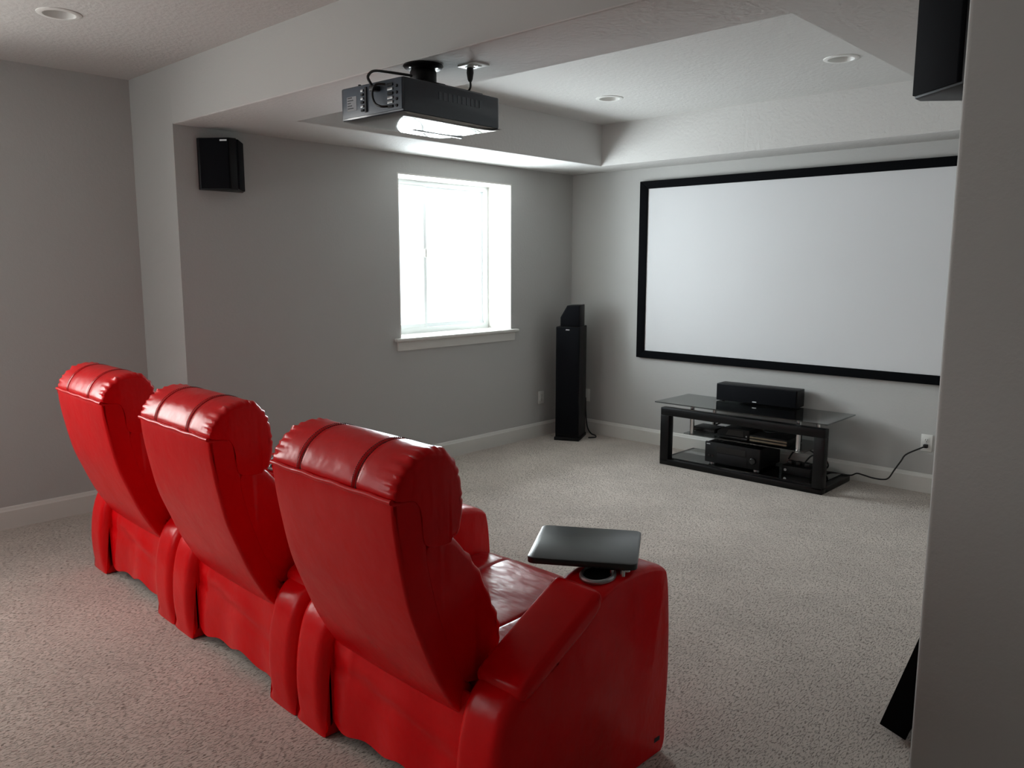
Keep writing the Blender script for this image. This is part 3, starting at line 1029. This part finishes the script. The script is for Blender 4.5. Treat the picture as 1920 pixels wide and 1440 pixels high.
def plate(name, loc, rz, label, duplex=True):
    """Plate in the local XZ plane facing local -Y."""
    t = empty(name, loc, rz)
    tag(t, label, 'outlet' if duplex else 'wall plate')
    box('cover', (-0.038, 0.038, -0.006, 0.0, -0.060, 0.060), 'plate', t, bev=0.0025)
    if duplex:
        for zc in (-0.020, 0.020):
            rct = box('receptacle', (-0.017, 0.017, -0.0085, -0.005, zc - 0.0145, zc + 0.0145), 'plate', t, bev=0.003)
            for sx_ in (-0.007, 0.007):
                box('slot', (sx_ - 0.0012, sx_ + 0.0012, -0.0092, -0.008, zc - 0.002, zc + 0.008), 'slot', rct)
            box('ground_hole', (-0.0025, 0.0025, -0.0092, -0.008, zc - 0.011, zc - 0.006), 'slot', rct)
    lathe('screw', [(0.0, 0.0015), (0.003, 0.0015), (0.003, 0.0), (0.0, 0.0)], 'steel', t, seg=10, loc=(0, -0.006, 0), rot=(PI / 2, 0, 0))
    return t


plate('wall_outlet', (3.235, 0, 0.358), 0, 'white duplex outlet right of the stand with a black plug in it')
plate('wall_outlet', (0, -0.438, 0.369), PI / 2, 'white duplex outlet on the window wall left of the tower speaker')
plate('wall_plate', (0.205, 0, 0.364), 0, 'white wall plate on the screen wall, just right of the tower speaker', False)

pc = empty('stand_power_cord', (3.235, -0.009, 0.338))
tag(pc, 'black power cord hanging from the outlet to the media stand', 'cord')
off = Vector((3.235, -0.009, 0.338))
pts = [(3.236, -0.034, 0.338), (3.213, -0.075, 0.326), (3.137, -0.11, 0.277), (3.108, -0.12, 0.224), (3.073, -0.13, 0.158), (3.041, -0.14, 0.095), (3.001, -0.14, 0.076),
       (2.928, -0.13, 0.072), (2.863, -0.12, 0.078), (2.808, -0.11, 0.080), (2.763, -0.10, 0.056), (2.70, -0.10, 0.052), (2.62, -0.13, 0.060), (2.585, -0.24, 0.075)]
tube('lead', [Vector(p) - off for p in catmull(pts, 6)], 0.0055, 'cord', pc)
bm = bmesh.new()
add_box(bm, -0.014, 0.014, -0.030, 0.0, -0.013, 0.013, 0.005, 2)
from_bm(bm, 'plug', 'cord', pc, 40)

# ------------------------------------------------------------------ projector, its mount and ceiling outlet
PYAW = math.radians(2.5)
pj = empty('projector', (2.245, -3.765, 2.163), PYAW)
tag(pj, 'dark grey projector hanging upside down from the beam', 'projector')
PW, PL, PH = 0.188, 0.285, 0.140
# case with cut corners
bpoly = [(-PW, -PL), (PW, -PL), (PW, PL - 0.03), (PW - 0.03, PL), (-PW + 0.03, PL), (-PW, PL - 0.03)]
prism('case', bpoly, 0.012, PH, 'proj', pj, bev=0.008)
# glossy slightly crowned lid that faces down
bm = bmesh.new()
nx, ny = 24, 30
grid = []
for i in range(nx + 1):
    row = []
    for j in range(ny + 1):
        u, v = -1 + 2 * i / nx, -1 + 2 * j / ny
        z = 0.012 - 0.013 * (1 - u ** 4) ** 0.5 * (1 - v ** 6) ** 0.5
        row.append(bm.verts.new((u * (PW - 0.002), v * (PL - 0.004) - 0.0, z)))
    grid.append(row)
for i in range(nx):
    for j in range(ny):
        bm.faces.new((grid[i][j], grid[i][j + 1], grid[i + 1][j + 1], grid[i + 1][j]))
lid = from_bm(bm, 'lid', 'proj_gloss', pj, 60)
box('lid_strip', (-0.06, -0.042, -0.02, PL - 0.012, -0.0035, 0.004), 'steel', lid, bev=0.002)
# port panel on the rear end, inverted
pp = box('port_panel', (-PW + 0.018, PW - 0.006, -PL - 0.004, -PL + 0.004, 0.020, PH - 0.006), 'proj_port', pj, bev=0.002)
yb = -PL - 0.0065
box('label_sticker', (-0.145, -0.085, yb + 0.0015, yb + 0.004, 0.045, 0.100), 'label', pp)
for k in range(5):
    box('print_line', (-0.14, -0.105 - 0.008 * (k % 3), yb + 0.0005, yb + 0.002, 0.054 + 0.010 * k, 0.057 + 0.010 * k), 'ink', pp)
for k in range(6):
    box('port', (-0.055, -0.040, yb - 0.003, yb + 0.004, 0.035 + 0.015 * k, 0.044 + 0.015 * k), 'steel' if k % 2 else 'ink', pp, bev=0.001)
box('port_rib', (-0.030, -0.020, yb - 0.003, yb + 0.004, 0.030, 0.125), 'ink', pp)
for k in range(6):
    box('socket', (0.105, 0.135, yb - 0.003, yb + 0.004, 0.030 + 0.016 * k, 0.040 + 0.016 * k), 'steel' if k in (1, 2, 4) else 'ink', pp, bev=0.001)
for k in range(4):
    lathe('jack', [(0.0, 0.006), (0.005, 0.006), (0.006, 0.0), (0.0, 0.0)], 'ink', pp, seg=12, loc=(0.155, yb + 0.003, 0.035 + 0.024 * k), rot=(PI / 2, 0, 0))
for sx_, sy_ in ((-0.13, -0.235), (0.12, 0.21)):
    lathe('level_foot', [(0.0, 0.018), (0.006, 0.018), (0.006, 0.0), (0.0, 0.0)], 'black_mat', pj, seg=12, loc=(sx_, sy_, PH - 0.001))
lathe('lens', [(0.048, 0.0), (0.048, 0.022), (0.040, 0.024), (0.036, 0.012), (0.0, 0.006)], 'black_gloss', pj, seg=32, loc=(0.07, PL - 0.002, 0.070), rot=(-PI / 2, 0, 0))
for k in range(10):
    box('vent_slat', (PW - 0.001, PW + 0.0015, -0.10 + 0.026 * k, -0.085 + 0.026 * k, PH - 0.060, PH - 0.030), 'proj', pj)
prism('top_hump', [(-0.10, -0.05), (0.15, -0.05), (0.15, 0.20), (-0.10, 0.20)], PH - 0.001, PH + 0.014, 'proj', pj, bev=0.005)

mt = empty('projector_mount', (2.205, -3.735, HS))
tag(mt, 'black ceiling mount holding the projector to the beam', 'mount')
lathe('ceiling_plate', [(0.0, -0.0005), (0.082, -0.0005), (0.085, -0.006), (0.078, -0.014), (0.045, -0.020), (0.0, -0.020)], 'frame_black', mt, seg=36)
lathe('neck', [(0.0, -0.018), (0.050, -0.018), (0.056, -0.030), (0.056, -0.072), (0.048, -0.082), (0.0, -0.082)], 'frame_black', mt, seg=30)
box('yoke', (-0.075, 0.075, -0.060, 0.060, -0.094, -0.078), 'frame_black', mt, bev=0.004)
for a in range(4):
    an = PI / 4 + a * PI / 2
    bm = bmesh.new()
    add_tube(bm, [(0.05 * math.cos(an), 0.05 * math.sin(an), -0.088), (0.115 * math.cos(an), 0.135 * math.sin(an), -0.100), (0.13 * math.cos(an), 0.155 * math.sin(an), -0.109)], 0.008, 8)
    from_bm(bm, 'arm', 'frame_black', mt, 50)
for a in range(3):
    an = 0.4 + a * 2.09
    lathe('bolt', [(0.0, -0.004), (0.007, -0.004), (0.007, 0.0), (0.0, 0.0)], 'steel', mt, seg=8, loc=(0.062 * math.cos(an), 0.062 * math.sin(an), -0.0145))

co = empty('ceiling_outlet', (2.362, -3.593, HS))
tag(co, 'white ceiling outlet plate with a black plug beside the projector mount', 'outlet')
co.rotation_euler = (0, 0, math.radians(0))
box('cover', (-0.058, 0.058, -0.038, 0.038, -0.006, 0.0), 'plate', co, bev=0.0025)
for xc in (-0.020, 0.020):
    rct = box('receptacle', (xc - 0.0145, xc + 0.0145, -0.017, 0.017, -0.0085, -0.005), 'plate', co, bev=0.003)
    for sy_ in (-0.007, 0.007):
        box('slot', (xc - 0.002, xc + 0.008, sy_ - 0.0012, sy_ + 0.0012, -0.0092, -0.008), 'slot', rct)
pcab = empty('projector_power_cord', (2.342, -3.593, HS - 0.0095))
tag(pcab, 'black power cord plugged into the ceiling outlet above the projector', 'cord')
lathe('plug', [(0.0, 0.0), (0.014, 0.0), (0.015, -0.020), (0.011, -0.046), (0.007, -0.056), (0.0, -0.056)], 'cord', pcab, seg=18)
tube('lead', catmull([(0, 0, -0.050), (0.004, -0.002, -0.075), (0.002, -0.01, -0.092), (-0.015, -0.02, -0.101), (-0.03, -0.04, -0.102), (-0.05, -0.06, -0.100)], 6), 0.0045, 'cord', pcab)
# signal cables at the rear end
base = Vector((2.245, -3.765, 2.163))
rotm = Matrix.Rotation(PYAW, 4, 'Z')


def pjw(p):
    return base + rotm @ Vector(p)


tag(tube('cable', [p for p in catmull([pjw(q) for q in [(-0.01, -0.06, 0.205), (-0.02, -0.18, 0.200), (-0.0, -0.27, 0.185), (0.02, -0.315, 0.155), (0.035, -0.318, 0.130), (0.04, -0.300, 0.110)]], 7)], 0.0055, 'cord'),
    'black cable looping from the mount to the top of the projector ports', 'cable', 'projector signal cables')
tag(tube('cable', [p for p in catmull([pjw(q) for q in [(0.10, -0.298, 0.118), (0.075, -0.325, 0.115), (0.055, -0.325, 0.085), (0.065, -0.322, 0.050), (0.095, -0.318, 0.034), (0.115, -0.300, 0.034)]], 7)], 0.0045, 'cord'),
    'thin black patch cable bowed across the projector ports', 'cable', 'projector signal cables')
pg = tag(box('cable_plug', (-0.014, 0.014, -0.02, 0.02, -0.010, 0.010), 'cord', None, bev=0.004, loc=pjw((0.045, -0.303, 0.108))), 'square black cable connector in the projector port panel', 'connector')

# ------------------------------------------------------------------ leaning panel by the right wall
la = math.radians(16.5)
lp = empty('leaning_panel', (4.15, -3.0, 0.0))
lp.rotation_euler = (0, la, 0)
tag(lp, 'black panel leaning on the wall behind the near wall end, lower right', 'panel')
box('panel_core', (-0.088, -0.004, -0.30, 0.30, 0.004, 0.500), 'panel_cloth', lp, bev=0.008)
box('edge_binding', (-0.09, 0.0, -0.304, -0.298, 0.0, 0.503), 'panel_cloth', lp, bev=0.002)
